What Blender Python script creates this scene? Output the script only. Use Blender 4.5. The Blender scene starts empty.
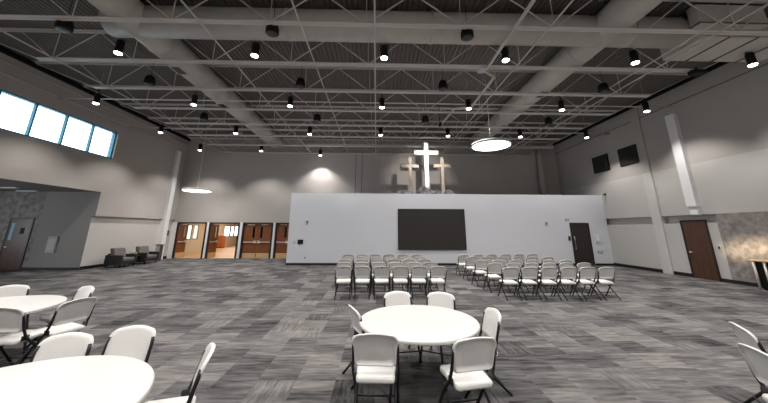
import bpy, math, random
from mathutils import Vector, Matrix
random.seed(7)
C = bpy.context.scene.collection
PI = math.pi

# ------------------------------------------------------------------ helpers
def s2l(c):
    return tuple((v/12.92 if v <= .04045 else ((v+.055)/1.055)**2.4) for v in c)

class MB:
    """collects verts and faces of ONE mesh"""
    def __init__(self):
        self.v = []; self.f = []; self.m = []; self.sm = []
    def add(self, vs, fs, mi=0, smooth=False):
        o = len(self.v)
        self.v += [tuple(p) for p in vs]
        for f in fs:
            self.f.append(tuple(i+o for i in f)); self.m.append(mi); self.sm.append(smooth)
        return self
    def box(self, x0, x1, y0, y1, z0, z1, mi=0):
        vs = [(x0,y0,z0),(x1,y0,z0),(x1,y1,z0),(x0,y1,z0),(x0,y0,z1),(x1,y0,z1),(x1,y1,z1),(x0,y1,z1)]
        return self.add(vs, [(0,3,2,1),(4,5,6,7),(0,1,5,4),(1,2,6,5),(2,3,7,6),(3,0,4,7)], mi)
    def cbox(self, x0, x1, y0, y1, z0, z1, r=.015, mi=0, seg=3):
        """box with rounded vertical edges and chamfered top and bottom"""
        r = min(r, (x1-x0)*.45, (y1-y0)*.45, (z1-z0)*.45)
        out = []
        for (cx, cy, a0) in ((x1-r,y1-r,0),(x0+r,y1-r,PI/2),(x0+r,y0+r,PI),(x1-r,y0+r,1.5*PI)):
            for k in range(seg+1):
                a = a0+k/seg*PI/2
                out.append((cx, cy, math.cos(a), math.sin(a)))
        rings = []
        for z, q in ((z0, .4*r), (z0+.6*r, r), (z1-.6*r, r), (z1, .4*r)):
            rings.append([(cx+q*ca, cy+q*sa, z) for cx, cy, ca, sa in out])
        return self.loft(rings, mi=mi, smooth=False)
    def loft(self, rings, mi=0, smooth=True, cap=True, closed=True):
        n = len(rings[0]); vs = [p for r in rings for p in r]; fs = []
        for i in range(len(rings)-1):
            for j in range(n if closed else n-1):
                k = (j+1) % n
                fs.append((i*n+j, i*n+k, (i+1)*n+k, (i+1)*n+j))
        if cap:
            fs.append(tuple(reversed(range(n)))); fs.append(tuple((len(rings)-1)*n+j for j in range(n)))
        return self.add(vs, fs, mi, smooth)
    def tube(self, pts, r, n=8, mi=0, smooth=True):
        pts = [Vector(p) for p in pts]; rings = []
        rr = r if isinstance(r, (list, tuple)) else [r]*len(pts)
        for i, p in enumerate(pts):
            if i == 0: d = pts[1]-pts[0]
            elif i == len(pts)-1: d = pts[-1]-pts[-2]
            else: d = (pts[i+1]-p).normalized()+(p-pts[i-1]).normalized()
            d.normalize()
            up = Vector((0,0,1)) if abs(d.z) < .95 else Vector((0,1,0))
            a = d.cross(up).normalized(); b = a.cross(d).normalized()
            rings.append([p+rr[i]*(math.cos(2*PI*k/n)*a+math.sin(2*PI*k/n)*b) for k in range(n)])
        return self.loft(rings, mi, smooth)
    def bar(self, p, q, w, h, mi=0):
        """rectangular bar from p to q"""
        p = Vector(p); q = Vector(q); d = (q-p).normalized()
        up = Vector((0,0,1)) if abs(d.z) < .97 else Vector((0,1,0))
        a = d.cross(up).normalized()*w/2; b = a.cross(d).normalized()*h/2
        ring = lambda c: [c-a-b, c+a-b, c+a+b, c-a+b]
        return self.loft([ring(p), ring(q)], mi, False)
    def lathe(self, prof, c=(0,0,0), n=24, mi=0, smooth=True):
        rings = [[(c[0]+r*math.cos(2*PI*k/n), c[1]+r*math.sin(2*PI*k/n), c[2]+z) for k in range(n)] for r, z in prof]
        return self.loft(rings, mi, smooth)
    def build(self, name, mats, parent=None):
        me = bpy.data.meshes.new(name); me.from_pydata(self.v, [], self.f)
        for m in (mats if isinstance(mats, (list, tuple)) else [mats]): me.materials.append(m)
        me.polygons.foreach_set('material_index', self.m)
        me.polygons.foreach_set('use_smooth', self.sm)
        me.update()
        o = bpy.data.objects.new(name, me); C.objects.link(o)
        if parent: o.parent = parent
        return o

def tag(o, label, cat, group=None):
    o['label'] = label; o['category'] = cat
    if group: o['group'] = group
    return o
def thing(name, label, cat, loc=(0,0,0), rz=0, group=None):
    o = bpy.data.objects.new(name, None); C.objects.link(o)
    o.empty_display_size = .1; o.location = loc; o.rotation_euler = (0,0,rz)
    return tag(o, label, cat, group)
def struct(name, mb, mats, label=None, cat=None):
    o = mb.build(name, mats); o['kind'] = 'structure'
    if label: o['label'] = label
    o['category'] = cat or name.split('_')[0]
    return o
def copy_tree(o, parent=None):
    c = o.copy(); C.objects.link(c)
    if parent: c.parent = parent
    for ch in KIDS.get(o.name, []): copy_tree(ch, c)
    return c
KIDS = {}
def remember(root):
    KIDS[root.name] = list(root.children)
    for ch in root.children: remember(ch)
def dup(root, loc, rz, label, group=None):
    c = copy_tree(root); c.location = loc; c.rotation_euler = (0,0,rz); c['label'] = label
    if group: c['group'] = group
    return c
ORD = ['first','second','third','fourth','fifth','sixth','seventh','eighth']

# ------------------------------------------------------------------ materials
def mat(name, col, rough=.6, metal=0., spec=.5, noise=None, bump=None):
    m = bpy.data.materials.new(name); m.use_nodes = True
    nt = m.node_tree; b = nt.nodes['Principled BSDF']
    b.inputs['Base Color'].default_value = (*s2l(col), 1)
    b.inputs['Roughness'].default_value = rough; b.inputs['Metallic'].default_value = metal
    b.inputs['Specular IOR Level'].default_value = spec
    if noise or bump:
        tc = nt.nodes.new('ShaderNodeTexCoord')
    if noise:
        sc, amt = noise
        n = nt.nodes.new('ShaderNodeTexNoise'); n.inputs['Scale'].default_value = sc; n.inputs['Detail'].default_value = 5
        nt.links.new(tc.outputs['Object'], n.inputs['Vector'])
        r = nt.nodes.new('ShaderNodeValToRGB')
        r.color_ramp.elements[0].position = .3; r.color_ramp.elements[1].position = .7
        r.color_ramp.elements[0].color = (*s2l([max(0,c-amt) for c in col]), 1)
        r.color_ramp.elements[1].color = (*s2l([min(1,c+amt) for c in col]), 1)
        nt.links.new(n.outputs['Fac'], r.inputs['Fac']); nt.links.new(r.outputs['Color'], b.inputs['Base Color'])
    if bump:
        sc, st = bump
        n2 = nt.nodes.new('ShaderNodeTexNoise'); n2.inputs['Scale'].default_value = sc; n2.inputs['Detail'].default_value = 4
        nt.links.new(tc.outputs['Object'], n2.inputs['Vector'])
        bp = nt.nodes.new('ShaderNodeBump'); bp.inputs['Strength'].default_value = st; bp.inputs['Distance'].default_value = .01
        nt.links.new(n2.outputs['Fac'], bp.inputs['Height']); nt.links.new(bp.outputs['Normal'], b.inputs['Normal'])
    return m
def emit(name, col, strength):
    m = bpy.data.materials.new(name); m.use_nodes = True
    nt = m.node_tree; nt.nodes.clear()
    e = nt.nodes.new('ShaderNodeEmission'); e.inputs['Color'].default_value = (*col, 1); e.inputs['Strength'].default_value = strength
    o = nt.nodes.new('ShaderNodeOutputMaterial'); nt.links.new(e.outputs[0], o.inputs['Surface'])
    return m
def wood(name, dark, light, scale=(14, 14, 1.2), rough=.4):
    m = mat(name, light, rough); nt = m.node_tree; b = nt.nodes['Principled BSDF']
    tc = nt.nodes.new('ShaderNodeTexCoord'); mp = nt.nodes.new('ShaderNodeMapping'); mp.inputs['Scale'].default_value = scale
    n = nt.nodes.new('ShaderNodeTexNoise'); n.inputs['Scale'].default_value = 1.6; n.inputs['Detail'].default_value = 6; n.inputs['Distortion'].default_value = .6
    r = nt.nodes.new('ShaderNodeValToRGB'); r.color_ramp.elements[0].position = .3; r.color_ramp.elements[1].position = .72
    r.color_ramp.elements[0].color = (*s2l(dark), 1); r.color_ramp.elements[1].color = (*s2l(light), 1)
    nt.links.new(tc.outputs['Object'], mp.inputs['Vector']); nt.links.new(mp.outputs[0], n.inputs['Vector'])
    nt.links.new(n.outputs['Fac'], r.inputs['Fac']); nt.links.new(r.outputs['Color'], b.inputs['Base Color'])
    return m
def glass(name, tint=(.9,.95,1), gloss=.1):
    m = bpy.data.materials.new(name); m.use_nodes = True
    nt = m.node_tree; nt.nodes.clear()
    t = nt.nodes.new('ShaderNodeBsdfTransparent'); t.inputs['Color'].default_value = (*tint, 1)
    g = nt.nodes.new('ShaderNodeBsdfGlossy'); g.inputs['Roughness'].default_value = .03
    x = nt.nodes.new('ShaderNodeMixShader'); x.inputs['Fac'].default_value = gloss
    o = nt.nodes.new('ShaderNodeOutputMaterial')
    nt.links.new(t.outputs[0], x.inputs[1]); nt.links.new(g.outputs[0], x.inputs[2]); nt.links.new(x.outputs[0], o.inputs['Surface'])
    return m
def carpet():
    m = mat('carpet_tiles', (.4,.39,.39), .95, spec=.1); nt = m.node_tree; b = nt.nodes['Principled BSDF']; L = nt.links
    N = nt.nodes.new
    tc = N('ShaderNodeTexCoord')
    T = .5
    # half-tile running offset per column
    sep = N('ShaderNodeSeparateXYZ'); L.new(tc.outputs['Object'], sep.inputs[0])
    def math_(op, a, bb=None, v=None):
        n = N('ShaderNodeMath'); n.operation = op
        if isinstance(a, (int, float)): n.inputs[0].default_value = a
        else: L.new(a, n.inputs[0])
        if bb is not None:
            if isinstance(bb, (int, float)): n.inputs[1].default_value = bb
            else: L.new(bb, n.inputs[1])
        return n.outputs[0]
    colm = math_('FLOOR', math_('DIVIDE', sep.outputs['X'], T))
    yo = math_('ADD', math_('DIVIDE', sep.outputs['Y'], T), math_('MULTIPLY', colm, .5))
    row = math_('FLOOR', yo)
    cell = N('ShaderNodeCombineXYZ'); L.new(colm, cell.inputs[0]); L.new(row, cell.inputs[1])
    wn = N('ShaderNodeTexWhiteNoise'); wn.noise_dimensions = '2D'; L.new(cell.outputs[0], wn.inputs['Vector'])
    sepc = N('ShaderNodeSeparateColor'); L.new(wn.outputs['Color'], sepc.inputs[0])
    def streak(scale, off):
        mp = N('ShaderNodeMapping'); mp.inputs['Scale'].default_value = scale; L.new(tc.outputs['Object'], mp.inputs['Vector'])
        ad = N('ShaderNodeVectorMath'); ad.operation = 'ADD'; L.new(mp.outputs[0], ad.inputs[0])
        sc = N('ShaderNodeVectorMath'); sc.operation = 'SCALE'; L.new(wn.outputs['Color'], sc.inputs[0]); sc.inputs['Scale'].default_value = 40
        L.new(sc.outputs[0], ad.inputs[1])
        n = N('ShaderNodeTexNoise'); n.inputs['Scale'].default_value = 1; n.inputs['Detail'].default_value = 3; n.inputs['Roughness'].default_value = .6
        L.new(ad.outputs[0], n.inputs['Vector']); return n.outputs['Fac']
    sx = streak((2.6, 17, 1), 0); sy = streak((26, 3.2, 1), 9)
    gt = math_('GREATER_THAN', sepc.outputs[1], .82)
    mx = N('ShaderNodeMix'); mx.data_type = 'FLOAT'; L.new(gt, mx.inputs['Factor']); L.new(sx, mx.inputs['A']); L.new(sy, mx.inputs['B'])
    st = math_('MULTIPLY', math_('SUBTRACT', mx.outputs['Result'], .5), 1.3)
    tot = math_('ADD', st, math_('MULTIPLY', sepc.outputs[0], .54))
    big = N('ShaderNodeMapping'); big.inputs['Scale'].default_value = (.9, 4.5, 1); L.new(tc.outputs['Object'], big.inputs['Vector'])
    bn = N('ShaderNodeTexNoise'); bn.inputs['Scale'].default_value = 1; bn.inputs['Detail'].default_value = 4; L.new(big.outputs[0], bn.inputs['Vector'])
    tot = math_('ADD', tot, math_('MULTIPLY', math_('SUBTRACT', bn.outputs['Fac'], .5), .9))
    tot = math_('ADD', tot, .21)
    r = N('ShaderNodeValToRGB'); cr = r.color_ramp
    cr.elements[0].position = .0; cr.elements[0].color = (*s2l((.165,.16,.165)), 1)
    cr.elements[1].position = 1.; cr.elements[1].color = (*s2l((.50,.485,.475)), 1)
    e = cr.elements.new(.5); e.color = (*s2l((.352,.348,.352)), 1)
    L.new(tot, r.inputs['Fac']); L.new(r.outputs['Color'], b.inputs['Base Color'])
    n2 = N('ShaderNodeTexNoise'); n2.inputs['Scale'].default_value = 350; L.new(tc.outputs['Object'], n2.inputs['Vector'])
    bp = N('ShaderNodeBump'); bp.inputs['Strength'].default_value = .3; bp.inputs['Distance'].default_value = .004
    L.new(n2.outputs['Fac'], bp.inputs['Height']); L.new(bp.outputs['Normal'], b.inputs['Normal'])
    return m

M = dict(
    carpet=carpet(),
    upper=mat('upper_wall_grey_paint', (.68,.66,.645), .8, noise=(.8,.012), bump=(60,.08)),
    lower=mat('lower_wall_white_paint', (.90,.90,.905), .75, bump=(60,.06)),
    stage=mat('stage_wall_paint', (.815,.825,.855), .7, bump=(80,.05)),
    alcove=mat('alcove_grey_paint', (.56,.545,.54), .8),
    stone=mat('mottled_wall_covering', (.52,.495,.485), .8, noise=(5,.09), bump=(14,.3)),
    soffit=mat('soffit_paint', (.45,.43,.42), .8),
    deck=mat('steel_roof_deck', (.42,.395,.38), .7),
    truss=mat('grey_painted_steel', (.83,.815,.80), .55),
    duct=mat('galvanised_duct', (.76,.745,.72), .5, metal=.0, noise=(3,.02)),
    black=mat('black_metal', (.035,.035,.038), .6, spec=.25),
    base=mat('black_rubber_base', (.06,.06,.062), .6),
    plastic=mat('white_moulded_plastic', (.845,.84,.835), .38, bump=(220,.05)),
    leg=mat('dark_powder_coated_steel', (.13,.13,.14), .4, metal=.3),
    tleg=mat('grey_table_steel', (.33,.33,.34), .4, metal=.4),
    emblem=mat('grey_plastic_plate', (.25,.25,.26), .5),
    screen=mat('black_led_screen', (.195,.18,.178), .55, spec=.3),
    frame=mat('dark_door_frame', (.10,.09,.09), .5),
    door=wood('brown_oak_door', (.40,.22,.115), (.53,.315,.17)),
    walnut=wood('dark_walnut_door', (.24,.15,.10), (.34,.215,.145)),
    darkdoor=mat('almost_black_door', (.16,.135,.13), .5),
    steel=mat('brushed_steel', (.84,.81,.78), .4, metal=.45),
    brass=mat('brass_kick_plate', (.84,.70,.50), .4, metal=.35),
    visn=mat('dark_vision_glass', (.05,.055,.065), .1),
    cyan=mat('blue_window_frame', (.05,.50,.58), .4),  # frame blue saturated to carry the bloom of the bright panes
    glass=glass('window_glass'),
    tan=mat('tan_tile', (.76,.60,.43), .45, noise=(4,.03)),
    beige=mat('beige_foyer_paint', (.78,.72,.63), .8),
    fabric=mat('charcoal_upholstery', (.10,.10,.11), .8, noise=(60,.02)),
    gfabric=mat('grey_cushion_fabric', (.40,.375,.37), .9, noise=(60,.03)),
    white=mat('white_gloss', (.93,.93,.92), .4),
    pale=mat('pale_grey_plastic', (.80,.80,.80), .5),
    tissue=mat('tissue_box_card', (.62,.55,.46), .7),
    crossw=mat('white_painted_cross', (.95,.945,.93), .5, noise=(9,.03)),
    crosst=wood('weathered_cross_timber', (.66,.60,.55), (.84,.79,.74), (18,18,1.5), .7),
    rock=mat('grey_rock', (.40,.40,.42), .7, noise=(4,.16)),
    trimd=mat('wall_reveal_grey', (.42,.41,.40), .8),
    lens=emit('spotlight_lens', (1,.96,.90), 14),
    pend=emit('pendant_diffuser', (1,.975,.95), 6),
    rim=mat('pendant_rim', (.86,.86,.86), .4),
    counter=wood('pale_counter_top', (.70,.60,.46), (.80,.71,.57)),
)

# ------------------------------------------------------------------ room shell
XL, XR, YB, YF, ZD = -13.6, 13.18, 20.1, -8.0, 8.25     # upper wall faces, back wall, front wall, deck
XLl, XRl = -13.75, 13.18                               # lower wall faces
f = MB().box(-20.3, 13.9, YF-.2, 20.18, -.2, 0); struct('floor', f, M['carpet'], 'grey carpet tiled floor of the hall')

# corrugated roof deck
rings = []
x = -14.0; prof = []
while x < 13.6:
    prof += [(x, ZD), (x+.075, ZD), (x+.095, ZD+.05), (x+.14, ZD+.05)]; x += .16
mb = MB(); n = len(prof)
mb.add([(a, YF, z) for a, z in prof]+[(a, YB+.1, z) for a, z in prof], [(i, i+1, n+i+1, n+i) for i in range(n-1)])
mb.box(-14, 13.6, YF, YB+.1, ZD+.06, ZD+.2)
struct('ceiling', mb, M['deck'], 'dark corrugated steel roof deck')

# left wall with its clerestory window and the low alcove under it
wz0, wz1, wy0, wy1, ya, za = 5.34, 6.77, 7.55, 14.64, 14.45, 3.62
mb = MB()
mb.box(-13.95, XL, YF, wy0, za, ZD).box(-13.95, XL, wy0, wy1, za, wz0).box(-13.95, XL, wy0, wy1, wz1, ZD).box(-13.95, XL, wy1, YB, za, ZD)
mb.box(-13.95, XL, ya, YB, 2.46, za)
mb.box(-14.1, XLl, ya, YB, 0, 2.46, 1)
struct('wall_left', mb, [M['upper'], mat('warm_lower_paint', (.77,.755,.74), .8, bump=(60,.06))], 'tall grey wall with the strip window')
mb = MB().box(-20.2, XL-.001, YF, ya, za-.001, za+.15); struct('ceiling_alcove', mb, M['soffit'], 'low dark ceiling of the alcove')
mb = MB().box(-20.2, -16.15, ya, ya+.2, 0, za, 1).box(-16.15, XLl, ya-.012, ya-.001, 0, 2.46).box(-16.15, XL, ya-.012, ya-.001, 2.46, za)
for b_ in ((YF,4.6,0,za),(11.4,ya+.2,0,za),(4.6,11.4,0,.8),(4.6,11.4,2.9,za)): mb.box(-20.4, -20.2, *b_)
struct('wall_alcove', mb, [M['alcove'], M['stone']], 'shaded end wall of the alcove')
# window
wn = thing('window_1', 'strip of bright clerestory panes in blue frames high on the wall', 'window'); wn['kind'] = 'structure'
mb = MB()
for z in (wz0, wz1-.06): mb.box(-13.85, -13.66, wy0, wy1, z, z+.06)
ys = [wy0, 8.63, 9.83, 11.0, 12.19, 13.40, wy1-.06]
for y in ys: mb.box(-13.82, -13.70, y, y+.06, wz0, wz1)
mb.build('window_frame', M['cyan'], wn)
for a, b in zip(ys[:-1], ys[1:]):
    MB().box(-13.77, -13.755, a+.09, b+.005, wz0+.05, wz1-.05).build('pane', M['glass'], wn)

# right wall
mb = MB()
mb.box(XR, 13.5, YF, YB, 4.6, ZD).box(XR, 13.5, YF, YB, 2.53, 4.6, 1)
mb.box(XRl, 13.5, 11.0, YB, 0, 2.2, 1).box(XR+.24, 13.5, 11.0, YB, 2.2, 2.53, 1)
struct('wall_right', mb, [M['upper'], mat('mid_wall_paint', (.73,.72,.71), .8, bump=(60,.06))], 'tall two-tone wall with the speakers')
mb = MB().box(XRl, 13.5, YF, 11.0, 0, 2.53); struct('wall_patterned', mb, M['stone'], 'mottled patterned wall covering beside the brown door')
# back wall with four double door openings
OP = [(-13.39, -11.43), (-11.27, -9.24), (-9.04, -7.0), (-6.84, -4.92)]
HD = 2.31
mb = MB().box(-14.0, 13.5, YB, YB+.2, HD, ZD)
prev = -14.0
for a, b in OP:
    mb.box(prev, a, YB, YB+.2, 0, HD, 1); prev = b
mb.box(prev, 13.5, YB, YB+.2, 0, HD, 1)
struct('wall_back', mb, [M['upper'], M['lower']], 'grey end wall above the double doors')
mb = MB().box(-20.4, 13.9, YF-.2, YF, 0, ZD); struct('wall_front', mb, M['lower'])
# stage box
ZS, YS, XS = 3.89, 16.45, -4.86
mb = MB().box(XS, XRl+.02, YS, YS+.15, 0, ZS).box(XS, XS+.15, YS+.15, YB, 0, ZS).box(XS+.15, XRl, YS+.15, YB, ZS-.15, ZS)
struct('wall_stage', mb, M['stage'], 'long low white wall holding the black screen')
# baseboards
def base(name, *b): struct(name, MB().box(*b), M['base'])
base('baseboard_stage', XS-.012, 11.0, YS-.015, YS, 0, .11)
base('baseboard_left', XLl, XLl+.015, ya, YB, 0, .15)
base('baseboard_alcove', -16.5, XLl, ya-.027, ya-.012, 0, .11)
base('baseboard_right', XRl-.015, XRl, 12.4, YS-.02, 0, .15)
base('baseboard_patterned', XRl-.015, XRl, 3, 11.36, 0, .13)
base('baseboard_corner', 12.14, XRl-.02, YS-.015, YS, 0, .11)
# black strips along the wall tops, wall reveals
struct('trim_1', MB().box(XL, XL+.12, YF, YB, 8.02, 8.2), M['black'], 'dark ledger angle along the window wall top')
struct('trim_2', MB().box(XR-.12, XR, YF, YB, 8.02, 8.2), M['black'], 'dark ledger angle along the speaker wall top')
struct('trim_3', MB().box(XR-.012, XR, YF, YB, 7.36, 7.40), M['trimd'], 'thin reveal line high on the speaker wall')
struct('trim_4', MB().box(-1.55, -1.5, YB-.012, YB, 3.9, 7.4).box(-1.1,-1.05, YB-.012, YB, 3.9, 7.4), M['trimd'], 'vertical panel joints on the end wall')
# pilasters
M['upper2'] = mat('pilaster_paint', (.76,.755,.75), .8)
struct('column_1', MB().box(XR-.05, XR+.25, 13.15, 13.6, 4.6, 8.0).box(XR-.05, XR+.25, 13.15, 13.6, 0, 4.6, 1), [M['upper'], M['upper2']], 'full height pale pilaster on the speaker wall')
mb = MB().box(XR-.18, XR+.01, 11.42, 11.80, 2.86, 6.9).box(XR-.13, XR+.01, 11.46, 11.76, 2.53, 2.86)
struct('column_2', mb, M['lower'], 'pale half pilaster ending above the brown door')
struct('column_3', MB().box(XLl, -13.42, 18.95, 19.3, 0, 7.0), M['lower'], 'pale pilaster beside the brown double doors')
struct('column_4', MB().lathe([(.2,0),(.2,4.0)], (11.75,19.8,ZS), 20), M['upper'], 'round grey column behind the white wall')

# ------------------------------------------------------------------ foyer behind the open doors
mb = MB().box(-14.32, -4.5, 20.18, 24.9, -.2, 0).box(-16.5, -4.5, 24.9, 38.2, -.2, 0); struct('floor_foyer', mb, M['tan'], 'tan tiled floor beyond the open doors')
mb = MB().box(-14.32, -4.5, 20.3, 24.9, 2.9, 3.1).box(-16.5, -4.5, 24.9, 38.2, 2.9, 3.1); struct('ceiling_foyer', mb, M['beige'])
def wall_with_windows(name, X, y0, y1, wins, th=.07):
    mb = MB(); p = y0
    for a, b in wins:
        mb.box(X-th, X, p, a, 0, 2.9).box(X-th, X, a, b, 0, 1.08).box(X-th, X, a, b, 2.2, 2.9); p = b
    mb.box(X-th, X, p, y1, 0, 2.9)
    return struct(name, mb, M['beige'])
W1 = [(22.4, 23.2), (23.4, 24.0)]
W2 = [(32.3, 33.5), (33.7, 34.4), (34.6, 35.6)]
wall_with_windows('wall_foyer', -14.25, 20.3, 25.0, W1)
wall_with_windows('wall_foyer_far', -16.4, 25.0, 38.0, W2)
struct('wall_foyer_jog', MB().box(-16.6, -14.45, 24.8, 25.0, 0, 2.9), M['beige'])
struct('wall_foyer_end', MB().box(-17.4, -4.5, 38.0, 38.2, 0, 2.9), M['beige'])
struct('wall_foyer_side', MB().box(-4.7, -4.5, 20.3, 38.0, 0, 2.9), M['beige'])
k = 2
for X, wl in ((-14.25, W1), (-16.4, W2)):
    for a, b in wl:
        w = thing('window_%d' % k, '%s bright foyer window in a dark frame' % ORD[k-2], 'window'); w['kind'] = 'structure'
        mb = MB().box(X-.06, X-.01, a, a+.035, 1.08, 2.2).box(X-.06, X-.01, b-.035, b, 1.08, 2.2).box(X-.06, X-.01, a, b, 1.08, 1.13).box(X-.06, X-.01, a, b, 2.15, 2.2)
        mb.build('window_frame', M['frame'], w)
        MB().box(X-.05, X-.045, a+.05, b-.05, 1.13, 2.15).build('pane', M['glass'], w)
        k += 1
M['orange'] = wood('orange_cabinet_wood', (.58,.30,.13), (.70,.41,.20))
t = thing('wooden_cabinet', 'tall orange-brown wooden cabinet seen through the second open doorway', 'cabinet', (-15.92, 30.9, 0))
MB().cbox(-.31,.31,-.25,.25,.06,1.22,.02).build('body', M['orange'], t)
MB().box(-.28,.28,-.21,.21,0,.06).build('plinth', M['frame'], t)
for sx in (-1, 1):
    d = MB().cbox(-.29 if sx<0 else .01, -.01 if sx<0 else .29, -.268,-.252,.1,1.18,.008).build('door', M['orange'], t)
    MB().cbox(sx*.04-.008, sx*.04+.008,-.285,-.268,.6,.75,.004).build('handle', M['steel'], d)

# ------------------------------------------------------------------ double doors
def double_door(i, a, b, state, label):
    d = thing('door_%d' % i, label, 'door', ((a+b)/2, YB, 0)); d['kind'] = 'structure'
    w = (b-a)/2
    mb = MB()
    mb.box(-w, -w+.10, -.03, .22, 0, HD).box(w-.10, w, -.03, .22, 0, HD).box(-w+.10, w-.10, -.03, .22, HD-.09, HD)
    mb.build('door_frame', M['frame'], d)
    lw = w-.115
    for s in (-1, 1):
        leaf = bpy.data.objects.new('door_leaf', None)
        mb = MB()   # leaf modelled from its hinge at x=0 towards the middle (x=lw), mirrored by s
        X = lambda q: s*(-q)
        def bx(m, q0, q1, y0, y1, z0, z1): a_, b_ = sorted((X(q0), X(q1))); m.box(a_, b_, y0, y1, z0, z1); return m
        g0, g1 = lw-.33, lw-.17                                  # vision slit near the meeting edge
        m = MB()
        for q0, q1, z0, z1 in ((0,g0,.02,HD-.10),(g1,lw,.02,HD-.10),(g0,g1,.02,1.32),(g0,g1,2.02,HD-.10)): bx(m, q0, q1, 0, .045, z0, z1)
        leaf = m.build('door_leaf', M['door'], d)
        bx(MB(), g0-.006, g1+.006, .012, .03, 1.31, 2.03).build('vision_pane', M['visn'] if state == 'closed' else M['glass'], leaf)
        bx(MB(), .04, lw-.02, -.006, 0, .03, .33).build('kick_plate', M['brass'], leaf)
        m = MB(); bx(m, .05, lw-.2, -.06, -.025, 1.0, 1.06); bx(m, lw-.2, lw-.03, -.07, 0, .96, 1.12); bx(m, .05, .12, -.05, 0, .99, 1.07)
        m.build('push_bar', M['steel'], leaf)
        m = MB(); bx(m, lw*.25, lw*.75, -.05, 0, HD-.17, HD-.12); m.build('door_closer', M['steel'], leaf)
        leaf.location = (s*(w-.105), .06, 0)
        if state == 'open': leaf.rotation_euler = (0, 0, -s*math.radians(86))
    return d
double_door(1, *OP[0], 'open', 'open brown double door nearest the pilaster and armchairs')
double_door(2, *OP[1], 'open', 'open brown double door with the wooden cabinet beyond')
double_door(3, *OP[2], 'closed', 'fully visible closed brown double door with dark slit panes')
double_door(4, *OP[3], 'closed', 'closed brown double door half hidden by the white wall')

# ------------------------------------------------------------------ single doors
def single_door(name, label, loc, rz, w, h, leafm, slit=False, pull=False):
    d = thing(name, label, 'door', loc, rz); d['kind'] = 'structure'     # faces local -Y
    MB().box(-w/2,-w/2+.06,-.035,0,0,h).box(w/2-.06,w/2,-.035,0,0,h).box(-w/2+.06,w/2-.06,-.035,0,h-.06,h).build('door_frame', M['frame'], d)
    lf = MB().cbox(-w/2+.06,w/2-.06,-.022,-.002,.01,h-.06,.006).build('door_leaf', leafm, d)
    if slit:
        MB().box(-w/2+.16,-w/2+.3,-.028,-.02,h*.56,h*.9).build('vision_pane', M['skyglass'], lf)
        MB().box(.05,.24,-.03,-.022,h*.68,h*.8).build('door_sign', M['black'], lf)
    if pull:
        MB().tube([(-w/2+.14,-.022,.85),(-w/2+.14,-.08,.9),(-w/2+.14,-.08,1.5),(-w/2+.14,-.022,1.55)], .018).build('door_handle', M['steel'], lf)
    else:
        m = MB().lathe([(.03,0),(.03,.01),(.012,.012),(.012,.05)], n=14)
        m.v = [(x+-w/2+.14, -.022-z, y+1.02) for x, y, z in m.v]
        m.bar((-w/2+.135,-.07,1.02), (-w/2+.27,-.07,1.02), .02, .02)
        m.build('door_handle', M['steel'], lf)
    return d
M['skyglass'] = mat('pale_reflecting_glass', (.62,.75,.84), .12)
single_door('door_5', 'almost black single door in the white wall beside the chair rows', (11.55, YS, 0), 0, 1.10, 2.30, M['darkdoor'], pull=True)
single_door('door_6', 'dark brown single door beside the mottled wall', (XRl, 11.86, 0), -PI/2, 1.02, 2.32, M['walnut'])
single_door('door_7', 'brown alcove door with a narrow glass slit', (-16.95, ya, 0), 0, 1.12, 2.36, M['walnut'], slit=True)

# ------------------------------------------------------------------ screen and fittings on the white wall
t = thing('wall_screen', 'large black video screen on the white wall', 'screen', (3.1, YS, .81))
MB().cbox(-1.90,1.90,-.06,0,0,2.22,.01).build('frame', M['black'], t)
MB().box(-1.875,1.875,-.064,-.058,.025,2.195).build('display', M['screen'], t)
def fitting(name, label, cat, loc, rz, size, m, face=None):
    t = thing(name, label, cat, loc, rz); w, h, dp = size
    MB().cbox(-w/2,w/2,-dp,0,-h/2,h/2,.008).build('body', m, t)
    if face: MB().cbox(-w*.36,w*.36,-dp-.006,-dp+.001,-h*.34,h*.34,.004).build('face', face, t)
    return t
fitting('wall_control_panel', 'small black control panel on the white wall near the double doors', 'control panel', (-4.17, YS, 1.21), 0, (.30,.23,.03), M['black'], M['visn'])
fitting('light_switch', 'grey light switch left of the black control panel', 'switch', (-4.49, YS, 1.17), 0, (.08,.13,.015), M['emblem'], M['pale'])
fitting('power_outlet', 'pale outlet low on the white wall below the control panel', 'outlet', (-3.86, YS, .38), 0, (.08,.12,.012), M['pale'], M['emblem'])
def strobe(label, loc):
    t = thing('fire_alarm_strobe', label, 'alarm', loc)
    MB().cbox(-.075,.075,-.03,0,-.1,.1,.01).build('body', M['pale'], t)
    m = MB().lathe([(.05,0),(.045,.02),(.02,.035)], n=16); m.v = [(x, -.03-z, y) for x, y, z in m.v]; m.build('lens', M['emblem'], t)
strobe('small grey alarm on the white wall above the control panel', (-3.87, YS, 2.29))
strobe('small grey alarm on the white wall between screen and black door', (9.67, YS, 2.28))
fitting('door_sign', 'small dark sign plate above the black door', 'sign', (10.9, YS, 2.47), 0, (.22,.11,.02), M['emblem'], M['pale'])
fitting('card_reader', 'black reader plate at the hinge side of the black door', 'card reader', (10.88, YS, 1.44), 0, (.13,.24,.03), M['black'], M['emblem'])
fitting('wall_box', 'pale box on the white wall between black door and corner', 'wall box', (12.5, YS, 1.42), 0, (.24,.36,.05), M['pale'], M['white'])
fitting('vent_plate', 'grey plate low on the white wall past the black door', 'vent', (12.52, YS, .72), 0, (.28,.10,.015), M['emblem'], M['pale'])
fitting('thermostat', 'pale thermostat on the wall strip beside the brown door', 'thermostat', (XRl, 11.13, 1.25), -PI/2, (.10,.18,.03), M['pale'], M['emblem'])
fitting('wall_call_box', 'small black box on the wall beside the pilaster and double doors', 'call box', (XLl, 19.78, 1.6), PI/2, (.20,.32,.05), M['black'], M['emblem'])
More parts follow.
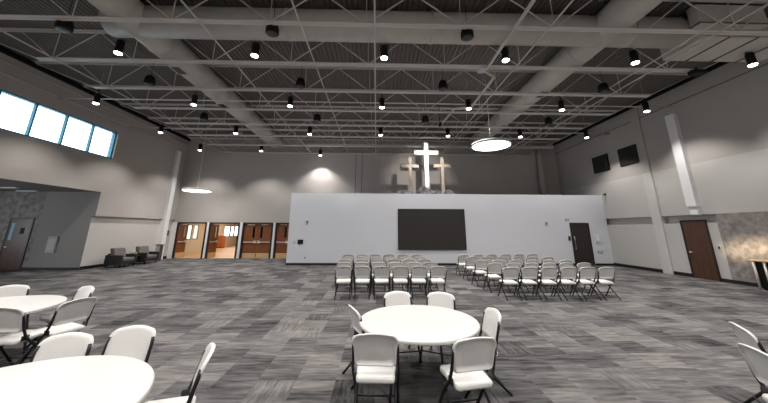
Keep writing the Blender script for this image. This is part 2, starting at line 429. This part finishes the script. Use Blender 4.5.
M['cab'] = mat('cabinet_grey_white', (.66,.65,.65), .6); M['cab2'] = mat('cabinet_front', (.72,.71,.71), .6)
fitting('white_wall_cabinet', 'pale shallow cabinet on the shaded alcove wall', 'wall cabinet', (-15.25, ya-.012, 1.13), 0, (.42,.74,.07), M['cab'], M['cab2'])
t = thing('wall_camera', 'small dark camera on the speaker wall above the white wall end', 'camera', (XR, 16.15, 3.87))
MB().box(-.03,0,-.04,.04,-.04,.10).build('bracket', M['emblem'], t)
MB().tube([(-.02,0,.05),(-.12,-.05,.03),(-.2,-.12,0)], [.02,.045,.05], 12).build('body', M['emblem'], t)
for nm, y, lab in (('a', 16.08, 'square black loudspeaker panel farther along the side wall'), ('b', 14.16, 'square black loudspeaker panel nearer the pilasters')):
    t = thing('wall_speaker', lab, 'speaker', (XR, y, 5.69), -PI/2, 'black speakers on the side wall')
    MB().cbox(-.60,.60,-.05,0,-.48,.48,.01).build('cabinet', M['black'], t)
    MB().cbox(-.57,.57,-.06,-.049,-.45,.45,.006).build('grille', mat('speaker_cloth', (.12,.12,.12), .9, noise=(120,.03)), t)
for x0, x1, y, lab in ((-16.45,-15.75,12.9,'slim ceiling strip nearer the front of the alcove ceiling'), (-17.1,-16.2,14.0,'slim ceiling strip close to the alcove end wall')):
    t = thing('ceiling_strip_light', lab, 'ceiling light', (0,0,0), 0, 'slim strips on the alcove ceiling')
    MB().cbox(x0,x1,y-.06,y+.06,za-.05,za-.001,.01).build('housing', M['pale'], t)
    MB().cbox(x0+.03,x1-.03,y-.045,y+.045,za-.056,za-.049,.004).build('diffuser', M['white'], t)

# ------------------------------------------------------------------ crosses on the white wall roof
def cross(label, x, y, z0, z1, za_, half, w, m):
    t = thing('cross', label, 'cross', (x, y, z0), 0, 'three crosses above the white wall')
    MB().cbox(-w/2,w/2,-w/2,w/2,0,z1-z0,.012).build('upright', m, t)
    MB().cbox(-half,half,-w/2-.012,w/2+.012,za_-z0-w/2,za_-z0+w/2,.012).build('crossbar', m, t)
cross('tall bright white cross in the middle of the three', 3.0, 16.95, ZS, 7.12, 6.47, .735, .26, M['crossw'])
cross('shorter brown cross nearest the double doors', 2.00, 16.98, ZS, 6.16, 5.63, .53, .19, M['crosst'])
cross('shorter brown cross nearest the dark single door', 3.97, 16.98, ZS, 6.18, 5.66, .52, .19, M['crosst'])
def rock(label, cx, cy, rx, ry, h, seed):
    rnd = random.Random(seed); mb = MB(); n, mrows = 22, 7; rings = []
    ph = [rnd.uniform(0,6.28) for _ in range(6)]
    for i in range(mrows):
        tt = i/(mrows-1); r = math.cos(tt*PI/2*.94); z = math.sin(tt*PI/2)*h
        ring = []
        for k in range(n):
            a = 2*PI*k/n
            q = 1+.13*math.sin(3*a+ph[0]+tt*3)+.09*math.sin(5*a+ph[1])+rnd.uniform(-.05,.05)
            ring.append((r*q*rx*math.cos(a), r*q*ry*math.sin(a), max(0, z*(1+.16*math.sin(2*a+ph[2])+rnd.uniform(-.07,.07))) if i else 0))
        rings.append(ring)
    mb.loft(rings, smooth=False)
    o = mb.build('rock', M['rock']); o.location = (cx, cy, ZS)
    return tag(o, label, 'rock', 'rocks at the feet of the crosses')
for lab, cx, rx, h, sd in (('broad grey rock in front of the white cross', 2.75, .50, .42, 1), ('low grey rock beside the cross nearest double doors', 1.72, .40, .20, 2), ('dark grey rock between white cross and far brown cross', 3.58, .24, .22, 5), ('low grey rock past the last brown cross', 4.22, .30, .24, 9)):
    rock(lab, cx, 16.62, rx, .12, h, sd)

# ------------------------------------------------------------------ armchairs corner
def armchair(label, y):
    t = thing('armchair', label, 'armchair', (-12.9, y, 0), 0, 'black armchairs by the pale wall')   # faces +X
    MB().cbox(-.36,.40,-.36,.36,.15,.30,.02).build('base', M['fabric'], t)
    for s in (-1, 1): MB().cbox(-.40,.40,s*.43-.07,s*.43+.07,.12,.60,.03).build('arm', M['fabric'], t)
    MB().cbox(-.42,-.28,-.36,.36,.15,.66,.03).build('back_frame', M['fabric'], t)
    MB().cbox(-.27,.40,-.35,.35,.30,.45,.04).build('seat_cushion', M['gfabric'], t)
    m = MB().cbox(-.12,.10,-.35,.35,.44,.92,.05); m.v = [(x-.14-.25*(z-.44)+.0, yy, z) for x, yy, z in m.v]
    m.build('back_cushion', M['gfabric'], t)
    for sx in (-.34,.34):
        for sy in (-.4,.4): MB().tube([(sx,sy,0),(sx,sy,.14)], [.018,.025], 10).build('leg', M['black'], t)
armchair('black armchair nearest the alcove, by the pale wall', 15.6)
armchair('black armchair beside the trash bin, by the pale wall', 17.15)
t = thing('side_table', 'small dark side table between the two black armchairs', 'table', (-12.95, 16.38, 0))
MB().cbox(-.30,.30,-.22,.22,.46,.50,.01).build('table_top', M['black'], t)
for sx in (-.25,.25):
    for sy in (-.18,.18): MB().tube([(sx,sy,0),(sx,sy,.46)], .016).build('leg', M['black'], t)
t = thing('tissue_box', 'tan tissue box with white tissue on the dark side table', 'tissue box', (-12.95, 16.38, .50))
MB().cbox(-.1,.1,-.12,.12,0,.14,.008).build('carton', M['tissue'], t)
m = MB().lathe([(.012,.135),(.03,.16),(.055,.20),(.03,.22)], n=9); m.build('tissue', M['white'], t)
t = thing('trash_bin', 'slim pale bin with a dark side and flat rim by the pilaster', 'bin', (-12.85, 18.05, 0))
MB().cbox(-.13,.13,-.13,.13,.02,.93,.02).build('body', M['steel'], t)
MB().cbox(.10,.136,-.125,.125,.03,.92,.01).build('side_panel', M['emblem'], t)
MB().cbox(-.17,.17,-.17,.17,.93,.97,.015).build('rim', M['emblem'], t)

# ------------------------------------------------------------------ counter by the mottled wall
t = thing('counter', 'dark counter with a pale top and steel posts by the mottled wall', 'counter', (12.88, 8.96, 0))
MB().cbox(-.27,.27,-.95,.95,.90,.95,.012).build('worktop', M['counter'], t)
MB().cbox(-.17,.26,-.90,.95,.06,.90,.01).build('body', M['black'], t)
MB().box(-.12,.26,-.86,.86,0,.08).build('plinth', M['base'], t)
for y in (.88, .60, -.85): MB().tube([(-.21,y,0),(-.21,y,.90)], .035, 14).build('post', M['steel'], t)

# ------------------------------------------------------------------ folding chair
HB = .845
def back_point(x, s, off=0.):
    """x across, s height; the panel leans back and is bowed"""
    y = -.165-.30*(s-.53)+.030*(x/.22)**2-.012
    return (x, y-off, s)
def back_outline():
    pts = []
    def arc(cx, cz, rx, rz, a0, a1, n):
        for k in range(n+1):
            a = math.radians(a0+(a1-a0)*k/n); pts.append((cx+rx*math.cos(a), cz+rz*math.sin(a)))
    arc(.170,.560,.036,.036,-90,0,4)
    pts.append((.208,.62)); pts.append((.214,.70)); pts.append((.226,.735))
    arc(.135,.745,.092,.085,0,66,6)
    pts.append((.10,.836)); pts.append((.05,.843)); pts.append((0,.845))
    half = pts[:]
    return half+[(-x, z) for x, z in reversed(half[:-1])]
def chair_proto():
    t = thing('folding_chair', '-', 'chair')
    P = M['plastic']
    ol = back_outline(); cx, cz = 0, .69
    def ring(sc, off): return [back_point(cx+(x-cx)*sc, cz+(z-cz)*sc, off) for x, z in ol]
    m = MB()
    rr = [ring(.02,-.012), ring(.4,-.012), ring(.75,-.012), ring(.95,-.014), ring(1.,-.004), ring(1.0,.012), ring(.965,.018), ring(.91,.016), ring(.89,.002), ring(.6,0), ring(.3,0), ring(.02,0)]
    m.loft(rr); b = m.build('backrest', P, t)
    # seat
    so = []
    for (sx, sy, r, a0) in ((.185,.205,.055,0),(-.185,.205,.055,90),(-.172,-.19,.035,180),(.172,-.19,.035,270)):
        ccx = sx-r*(1 if sx > 0 else -1); ccy = sy-r*(1 if sy > 0 else -1)
        for k in range(5):
            a = math.radians(a0+90*k/4); so.append((ccx+r*math.cos(a)*1.0, ccy+r*math.sin(a)))
    so = [(x*1.10, y) for x, y in so]
    def sring(sc, dz):
        out = []
        for x, y in so:
            X, Y = x*sc, y*sc
            out.append((X, Y, .43+.055*Y+dz-.010*max(0, 1-(X/.2)**2)*(1-sc*.9)-.03*max(0, Y-.12)))
        return out
    m = MB(); m.loft([sring(.02,-.018), sring(.9,-.018), sring(.93,-.032), sring(.985,-.034), sring(1.,-.02), sring(1.,0), sring(.97,.012), sring(.90,.013), sring(.6,.012), sring(.3,.012), sring(.02,.012)])
    m.build('seat', P, t)
    L = M['leg']
    for s in (-1, 1):
        x = s*.222
        MB().tube([(x,.250,0),(x,.02,.32),(x,-.115,.45),(x*.985,-.158,.55),(x*.975,-.198,.70),(x*.95,-.212,.76)], .0155, 8).build('leg', L, t)
        x = s*.196
        MB().tube([(x,.14,.405),(x,.06,.33),(x,-.30,0)], .0145, 8).build('leg', L, t)
        MB().cbox(s*.2115-.009,s*.2115+.009,-.155,-.07,.415,.475,.006).build('hinge', L, t)
        MB().cbox(x-.006,x+.006,.02,.15,.385,.408,.004).build('seat_bracket', L, t)
    MB().tube([(-.222,.165,.118),(.222,.165,.118)], .009, 8).build('crossbar', L, t)
    MB().tube([(-.196,-.21,.10),(.196,-.21,.10)], .009, 8).build('crossbar', L, t)
    MB().tube([(-.196,-.126,.17),(.196,-.126,.17)], .009, 8).build('crossbar', L, t)
    return t
proto = chair_proto(); proto.scale = (1.03,1.03,1.03); remember(proto); used = [False]
def emblem(t):
    q = back_point(0,.79,.004)
    m = MB().cbox(-.024,.024,q[1]-.004,q[1]+.006,.775,.795,.004); m.build('emblem', M['emblem'], t)
def place_chair(x, y, face, label, group, mark=False):
    """face: direction (dx,dy) the sitter looks"""
    rz = math.atan2(face[1], face[0])-PI/2
    if not used[0]:
        used[0] = True; proto.location = (x,y,0); proto.rotation_euler = (0,0,rz); proto['label'] = label; proto['group'] = group; r = proto
    else: r = dup(proto, (x,y,0), rz, label, group)
    if mark: emblem(r)
    return r
rndc = random.Random(3)
ROWN = ['front row nearest the round tables', 'second row from the round tables', 'middle row', 'second row from the white wall', 'row nearest the white wall']
def block(word, group, xs0, xs1, ys, aisle_first):
    for r in range(5):
        for c in range(6):
            u = c/5
            x = xs0[r]+(xs1[r]-xs0[r])*u
            y = ys[r][0]+(ys[r][1]-ys[r][0])*u
            k = c if aisle_first else 5-c
            a = .03*rndc.uniform(-1,1)
            place_chair(x+.012*rndc.uniform(-1,1), y+.015*rndc.uniform(-1,1)+.08, (math.sin(a), math.cos(a)),
                        f'white folding chair, {word} block, {ROWN[r]}, {ORD[k]} from aisle', group,
                        mark=(r == 0 and word == 'double-door' and c in (0, 2)))
block('double-door', 'white folding chairs in the block nearer the double doors',
      [-.93,-1.02,-1.08,-1.10,-1.19], [1.78,1.76,1.735,1.71,1.72], [(8.80,8.82),(9.81,9.85),(10.81,10.87),(11.63,11.69),(12.87,12.95)], False)
block('dark-door', 'white folding chairs in the block nearer the dark door',
      [3.80,3.76,3.68,3.71,3.74], [6.57,6.72,6.68,6.75,6.90], [(8.62,8.65),(9.65,9.78),(10.58,10.64),(11.73,11.85),(12.9,13.25)], True)

# ------------------------------------------------------------------ round tables
M['tablep'] = mat('white_table_plastic', (.805,.80,.79), .35, bump=(220,.05))
def round_table(label, x, y, D, rz):
    t = thing('round_table', label, 'table', (x,y,0), rz, 'white round folding tables')
    R = D/2
    MB().lathe([(R-.05,.690),(R-.012,.692),(R,.700),(R,.725),(R-.006,.733),(R-.02,.736),(R*.5,.736),(.01,.736)], n=96).build('tabletop', M['tablep'], t)
    for s in (-1, 1):
        for q in (-1, 1):
            MB().tube([(s*.42,q*.26,.690),(s*.46,q*.27,.4),(s*.50,q*.30,0)], .016, 10).build('leg', M['tleg'], t)
        MB().tube([(s*.495,-.29,.05),(s*.495,.29,.05)], .013, 8).build('crossbar', M['tleg'], t)
        MB().tube([(s*.43,-.26,.62),(s*.43,.26,.62)], .012, 8).build('crossbar', M['tleg'], t)
        MB().tube([(s*.455,0,.40),(s*.08,0,.685)], .01, 8).build('brace', M['tleg'], t)
    return t
round_table('white round table in the open floor with six chairs around it', .555, 4.105, 1.53, .3)
round_table('large white round table cut by the picture corner', -2.515, 2.138, 1.86, .8)
round_table('white round table farther back with four chairs in view', -5.79, 4.70, 1.80, .2)
def tchair(bx, by, face, label, group):
    """bx,by: where the top of the backrest is"""
    L = math.hypot(*face); face = (face[0]/L, face[1]/L)
    return place_chair(bx+face[0]*.235, by+face[1]*.235, face, label, group)
G1 = 'chairs around the fully visible round table'
tchair(.36, 5.15, (.17,-.98), 'white folding chair behind the central round table, nearer the double doors', G1)
tchair(1.07, 5.08, (-.43,-.90), 'white folding chair behind the central round table, nearer the dark door', G1)
tchair(1.52, 4.05, (-.99,-.03), 'white folding chair turned edge-on at the dark-door side of central table', G1)
tchair(-.29, 4.24, (.93,.36), 'white folding chair turned edge-on at the double-door side of central table', G1)
tchair(0.0, 3.22, (.06,1), 'white folding chair in front of central table, seen squarely from behind', G1)
tchair(.97, 3.10, (-.20,.98), 'white folding chair in front of central table, turned toward its middle', G1)
G2 = 'chairs around the large cut-off round table'
tchair(-2.98, 3.19, (.10,-1), 'white folding chair behind the cut-off corner table, nearer the other table', G2)
tchair(-2.52, 3.40, (.0,-1), 'white folding chair behind the cut-off corner table, nearer the open floor', G2)
tchair(-1.46, 2.85, (-.93,-.44), 'white folding chair edge-on beside the cut-off corner table', G2)
G3 = 'chairs around the farther round table by the window side'
tchair(-6.56, 5.72, (.6,-.8), 'white folding chair behind the farther round table, at picture edge', G3)
tchair(-5.15, 5.63, (-.40,-.92), 'white folding chair at the far rim of the farther round table', G3)
tchair(-4.85, 4.24, (-.02,1), 'white folding chair before the farther round table, at the picture edge', G3)
tchair(-4.38, 4.72, (-.96,.26), 'white folding chair angled at the near rim of the farther round table', G3)
G4 = 'two chairs at the picture edge opposite the tables'
tchair(4.05, 3.42, (.85,-.52), 'white folding chair at the picture edge, behind its neighbour', G4)
tchair(3.39, 2.77, (.95,-.31), 'white folding chair at the picture edge, in front of its neighbour', G4)

# ------------------------------------------------------------------ roof trusses
ZB, ZT = 7.19, 8.20
TY = [6.55+1.915*k for k in range(8)]
XE = 11.0
DUCTX = (-7.0, 6.75)
def make_truss():
    t = thing('roof_truss', '-', 'truss', (0,0,0), 0, 'steel roof trusses')
    S = M['truss']
    m = MB()
    for s in (-1, 1): m.box(-XE,XE,s*.045-.038,s*.045+.038,ZB-.03,ZB-.014).box(-XE,XE,s*.020-.006,s*.020+.006,ZB-.03,ZB+.045)
    m.build('bottom_chord', S, t)
    m = MB()
    for s in (-1, 1): m.box(XL+.0,XR-.0,s*.05-.03,s*.05+.03,ZT+.036,ZT+.048).box(XL,XR,s*.022-.006,s*.022+.006,ZT-.03,ZT+.048)
    m.build('top_chord', S, t)
    d = MB().bar((0,0,0),(1.275,0,ZT-ZB),.022,.03).build('web_member', S, t); first = [True]
    v = MB().bar((0,0,0),(0,0,ZT-ZB),.018,.018); vm = v.build('web_member', S, t)
    mir = MB().bar((0,0,0),(-1.275,0,ZT-ZB),.022,.03).build('web_member', S, t)
    used_ = {id(d): False, id(vm): False, id(mir): False}
    def put(o, x):
        if not used_[id(o)]: used_[id(o)] = True; c = o
        else:
            c = o.copy(); C.objects.link(c); c.parent = t
        c.location = (x, 0, ZB)
    for k in range(-4, 5):
        x = -.33+2.55*k
        for o, sx in ((d, 1), (mir, -1)):
            mid = x+sx*.64
            if any(abs(mid-q) < .85 for q in DUCTX): continue
            put(o, x)
        if not any(abs(x-q) < .6 for q in DUCTX): put(vm, x)
    MB().bar((-XE,0,ZB),(XL+.05,0,ZT),.024,.03).build('end_web', S, t)
    MB().bar((XE,0,ZB),(XR-.05,0,ZT),.024,.03).build('end_web', S, t)
    return t
tp = make_truss(); remember(tp)
TL = ['nearest of the row, across the picture top'] + [f'{ORD[k]} from the nearest' for k in range(1, 7)] + ['last of the row, against the end wall']
for k, y in enumerate(TY):
    lab = 'grey steel roof truss, ' + TL[k]
    if k == 0: tp.location = (0,y,0); tp['label'] = lab
    else: dup(tp, (0,y,0), 0, lab)
# bridging bars running along the room
for x, z, lab in ((-10.35,ZB-.055,'grey bridging bar nearest the window wall'), (-4.7,ZB-.04,'grey bridging bar beside the round duct on window side'), (-2.07,ZB-.04,'grey bridging bar between window-side duct and room middle'), (-.1,ZB-.04,'grey bridging bar along the room middle'), (4.58,ZB-.04,'grey bridging bar beside the sprinkler main'), (8.82,ZB-.04,'grey bridging bar past the far round duct'), (9.3,ZB-.04,'grey bridging bar nearest the speaker wall')):
    tag(MB().tube([(x,5.0,z),(x,19.9,z)], .022, 8).build('bridging_bar', M['truss']), lab, 'bridging bar', 'bridging bars along the roof')
# pipes carrying the spotlights
for y, lab in ((11.55,'thin grey lighting pipe above the second row of spotlights'), (15.15,'thin grey lighting pipe above the third row of spotlights')):
    tag(MB().tube([(XL,y,7.25),(XR,y,7.25)], .03, 8).build('lighting_pipe', M['truss']), lab, 'pipe', 'lighting pipes')
tag(MB().box(-4.9,12.6,19.35,19.5,7.55,7.72).build('steel_joist', M['truss']), 'long grey steel tube just ahead of the end wall', 'steel tube')
sp = MB().tube([(3.62,4.8,7.09),(3.62,8.6,7.09),(4.08,8.95,7.09),(4.08,11.4,7.09),(3.4,11.7,7.09),(3.2,14.0,7.09)], .05, 10).build('sprinkler_main', M['duct'])
tag(sp, 'pale sprinkler main with a sideways jog under the deck', 'pipe')
tag(MB().cbox(3.36,3.56,8.3,8.62,7.02,7.158,.01).build('junction_box', M['pale']), 'small pale junction box under the second truss', 'junction box')
for z, lab in ((7.75,'upper thin conduit along the window wall'), (7.3,'lower thin conduit along the window wall')):
    tag(MB().tube([(XL+.03,8,z),(XL+.03,19.9,z)], .022, 8).build('conduit', M['duct']), lab, 'conduit', 'conduits on the window wall')
o = thing('projector_bracket', 'small black ceiling unit at the end of the second truss', 'ceiling unit', (10.75, 8.38, 6.98))
MB().cbox(-.22,.22,-.12,.12,0,.14,.02).build('body', M['black'], o)
MB().bar((0,0,.14),(0,0,.26),.04,.04).build('bracket', M['black'], o)

# ------------------------------------------------------------------ ducts
def duct(label, p, q, r, seams):
    t = thing('round_duct', label, 'duct', (0,0,0), 0, 'round ceiling ducts')
    MB().tube([p, q], r, 32).build('duct_shell', M['duct'], t)
    p = Vector(p); q = Vector(q); d = (q-p).normalized()
    for s in seams:
        c = p+(q-p)*s
        MB().tube([c-d*.025, c+d*.025], r+.018, 32).build('seam_ring', M['duct'], t)
    return t
ZC = 7.74
tl = duct('long round duct on the window side, running away', (DUCTX[0],3.5,ZC), (DUCTX[0],19.2,ZC), .45, (.12,.3,.5,.7,.9))
tr = duct('long round duct on the speaker-wall side, running away', (DUCTX[1],3.5,ZC), (DUCTX[1],19.2,ZC), .45, (.12,.3,.5,.7,.9))
tc = duct('round cross duct spanning between the two long ducts', (-7.75,7.34,ZC), (9.2,7.34,ZC), .44, (.035,.3,.55,.90))
for t, ys in ((tl, (9.2, 12.2)), (tr, (10.6, 14.4))):
    for y in ys:
        x = DUCTX[0 if t is tl else 1]
        m = MB().box(x-.18,x+.18,y-.28,y+.28,ZC-.47,ZC-.40); g = m.build('register', M['truss'], t)
        MB().box(x-.14,x+.14,y-.24,y+.24,ZC-.475,ZC-.465).build('grille', M['emblem'], g)
t = thing('flat_duct', 'wide flat rectangular duct under the deck by the speaker wall', 'duct', (0,0,0))
MB().cbox(9.35,12.6,6.9,8.12,7.3,8.0,.02).build('duct_shell', M['duct'], t)
for x in (10.1,10.95,11.8): MB().box(x-.02,x+.02,6.88,8.14,7.275,7.31).build('seam_ring', M['trimd'], t)
t = thing('duct_plenum', 'grey box plenum at the end of the cross duct', 'duct', (0,0,0))
MB().cbox(9.0,11.0,6.62,6.88,7.5,8.15,.02).build('box', M['duct'], t)
MB().box(8.97,11.03,6.61,6.89,7.52,7.56).build('flange', M['trimd'], t)

# ------------------------------------------------------------------ spotlights
LX = [-11.55,-7.6,-3.65,.18,3.85,7.85,11.55]
LY = [7.57, 11.13, 14.75, 18.25]
ZL = 6.86
lamp_data = bpy.data.lights.new('spot_lamp', 'SPOT')
lamp_data.energy = 545; lamp_data.color = (1,.955,.90); lamp_data.spot_size = math.radians(112); lamp_data.spot_blend = .55; lamp_data.shadow_soft_size = .09
def make_spot():
    t = thing('spotlight', '-', 'spotlight', (0,0,0), 0, 'black spotlights under the roof')
    MB().lathe([(.092,0),(.10,.01),(.10,.36),(.085,.39),(.05,.40)], n=24).build('housing', M['black'], t)
    MB().lathe([(.099,-.004),(.092,-.03),(.06,-.045),(.01,-.05)], n=24).build('lens', M['lens'], t)
    MB().tube([(-.115,0,.22),(-.115,0,.43),(.115,0,.43),(.115,0,.22)], .012, 8).build('yoke', M['black'], t)
    MB().tube([(0,0,.43),(0,0,.62)], .018, 8).build('clamp', M['black'], t)
    MB().tube([(0,0,.60),(0,0,ZD-ZL)], .006, 6).build('hanger_rod', M['duct'], t)
    l = bpy.data.objects.new('lamp', lamp_data); C.objects.link(l); l.parent = t; l.location = (0,0,-.07)
    return t
spt = make_spot(); remember(spt); first = True
KIDS['short'] = [o for o in spt.children if o.name not in ('clamp','hanger_rod')]
RN = ['nearest row', 'second row', 'third row', 'far row']
for r, y in reversed(list(enumerate(LY))):
    for c, x in enumerate(LX):
        if r == 0 and c == 0: continue
        if r == 3 and c > 2: continue
        yy = y
        if r == 3 and c == 2: yy = 19.3; x = -3.95
        lab = f'black cylinder spotlight, {RN[r]}, {ORD[c]} from the window wall'
        if first: first = False; spt.location = (x,yy,ZL); spt['label'] = lab
        elif r == 0:
            c_ = spt.copy(); C.objects.link(c_); c_.location = (x,yy,ZL); c_['label'] = lab
            for ch in KIDS['short']: copy_tree(ch, c_)
        else: dup(spt, (x,yy,ZL), 0, lab)
# house lights of the part of the hall behind the camera
for y in (4.0,.45,-3.1,-6.6):
    for x in LX:
        l = bpy.data.objects.new('hall_lamp', lamp_data); C.objects.link(l); l.location = (x,y,ZL)
acc = bpy.data.lights.new('cross_lamp', 'SPOT'); acc.energy = 1300; acc.color = (1,.93,.86); acc.spot_size = math.radians(46); acc.spot_blend = 1; acc.shadow_soft_size = .06  # extra fixture added only to brighten the crosses
t = thing('accent_spotlight', 'small black spotlight aimed at the three crosses', 'spotlight', (3.0, 12.9, 6.75))
aim = Vector((2.99,16.8,5.9))-Vector((3.0,12.9,6.75))
qt = aim.to_track_quat('-Z', 'Y')
m = MB().lathe([(.06,-.02),(.065,0),(.065,.2),(.03,.23)], n=16); m.v = [tuple(qt @ Vector(p)) for p in m.v]; m.build('housing', M['black'], t)
MB().tube([(0,0,.1),(0,0,ZD-6.75)], .012, 8).build('hanger_rod', M['black'], t)
l = bpy.data.objects.new('lamp', acc); C.objects.link(l); l.parent = t; l.rotation_mode = 'QUATERNION'; l.rotation_quaternion = qt; l.location = aim.normalized()*.06

# ------------------------------------------------------------------ hanging speakers
def make_hspk():
    t = thing('hanging_speaker', '-', 'speaker', (0,0,0), 0, 'black speakers hanging from the roof')
    MB().lathe([(.155,0),(.175,.02),(.17,.18),(.13,.31),(.05,.36)], n=24).build('cabinet', M['black'], t)
    MB().lathe([(.15,-.003),(.08,-.012),(.01,-.014)], n=24).build('grille', M['emblem'], t)
    MB().tube([(0,0,.36),(0,0,ZD-7.0)], .007, 6).build('cable', M['black'], t)
    return t
hs = make_hspk(); remember(hs); first = True
SX = [(-8.38,-2.88,2.45), (-8.38,-2.88,2.45,8.6), (-8.38,-2.95,2.35,8.5)]
SY = [6.78, 9.73, 13.15]
for r in range(3):
    for c, x in enumerate(SX[r]):
        lab = f'black bell-shaped hanging speaker, {["nearest","middle","farthest"][r]} row, {ORD[c]} from the window wall'
        if first: first = False; hs.location = (x,SY[r],7.0); hs['label'] = lab
        else: dup(hs, (x,SY[r],7.0), 0, lab)

# ------------------------------------------------------------------ disc pendants
def pendant(label, x, y, z, D):
    t = thing('disc_pendant_light', label, 'pendant light', (x,y,z), 0, 'glowing disc pendants')
    R = D/2
    MB().lathe([(R-.03,.0),(R,.005),(R,.10),(R-.03,.11),(.05,.11)], n=64).build('rim', M['rim'], t)
    MB().lathe([(R-.035,.0),(R-.04,-.012),(.01,-.012)], n=64).build('diffuser', M['pend'], t)
    MB().tube([(0,0,.11),(0,0,ZD-z)], .012, 8).build('cable', M['rim'], t)
    MB().lathe([(.03,.0),(.06,.02),(.06,.09),(.03,.11)], (0,0,.11), n=16).build('canopy', M['rim'], t)
    ad = bpy.data.lights.new('pendant_lamp', 'AREA'); ad.shape = 'DISK'; ad.size = D*.9; ad.energy = 60; ad.color = (1,.96,.92)
    l = bpy.data.objects.new('lamp', ad); C.objects.link(l); l.parent = t; l.location = (0,0,-.03)
pendant('glowing disc pendant hanging low before the double doors', -10.88, 17.55, 4.1, 1.56)
pendant('large glowing disc pendant high beside the crosses', 4.70, 11.23, 5.25, 1.56)

# ------------------------------------------------------------------ foyer light, alcove daylight and an added sun patch lamp
def area(name, loc, rot, size, e, col):
    a = bpy.data.lights.new(name, 'AREA'); a.shape = 'RECTANGLE'; a.size, a.size_y = size; a.energy = e; a.color = col
    o = bpy.data.objects.new(name, a); C.objects.link(o); o.location = loc; o.rotation_euler = rot; return o
area('foyer_lamp', (-10,24,2.85), (0,0,0), (6,3), 190, (1,.92,.80))
area('foyer_far_lamp', (-13,30,2.85), (0,0,0), (5,4), 230, (1,.92,.80))

area('alcove_daylight', (-20.6,8,1.9), (0,-PI/2,0), (2.1,6.8), 75, (.88,.94,1))
bm_ = area('window_sunbeam', (-12.4,-5.5,4.6), (0,0,0), (2.6,.52), 13, (1,.80,.52))  # added lamp inside the hall standing in for sun; no window built
bm_.data.spread = math.radians(1.5)
q_ = (Vector((13.3,9.45,1.38))-Vector((-12.4,-5.5,4.6))).to_track_quat('-Z','Y')
bm_.rotation_euler = (q_ @ Matrix.Rotation(math.radians(8),3,'Z').to_quaternion()).to_euler()

# ------------------------------------------------------------------ world, camera, view
w = bpy.data.worlds.new('sky'); bpy.context.scene.world = w; w.use_nodes = True
bg = w.node_tree.nodes['Background']; bg.inputs['Color'].default_value = (.86,.94,1,1); bg.inputs['Strength'].default_value = 5

cd = bpy.data.cameras.new('camera'); co = bpy.data.objects.new('camera', cd); C.objects.link(co)
bpy.context.scene.camera = co
th, ps, ro = math.radians(13.87), math.radians(1.413), math.radians(.245)
fw = Vector((math.sin(ps)*math.cos(th), math.cos(ps)*math.cos(th), math.sin(th)))
rt = Vector((math.cos(ps), -math.sin(ps), 0)); up = rt.cross(fw)
r2 = rt*math.cos(ro)+up*math.sin(ro); u2 = -rt*math.sin(ro)+up*math.cos(ro)
mw = Matrix((r2, u2, -fw)).transposed().to_4x4(); mw.translation = (0,0,1.868)
co.matrix_world = mw
cd.sensor_fit = 'HORIZONTAL'; cd.sensor_width = 36; cd.lens = 36*285.98/768
cd.shift_y = -(201.5-159.18)/768
cd.clip_start = .05; cd.clip_end = 200
sc = bpy.context.scene
sc.view_settings.view_transform = 'Standard'; sc.view_settings.look = 'None'
sc.view_settings.exposure = 0; sc.view_settings.gamma = 1; sc.view_settings.use_curve_mapping = False
try:
    sc.cycles.max_bounces = 8; sc.cycles.diffuse_bounces = 5; sc.cycles.sample_clamp_indirect = 4
    sc.cycles.caustics_reflective = False; sc.cycles.caustics_refractive = False
    sc.cycles.use_denoising = True
except Exception: pass
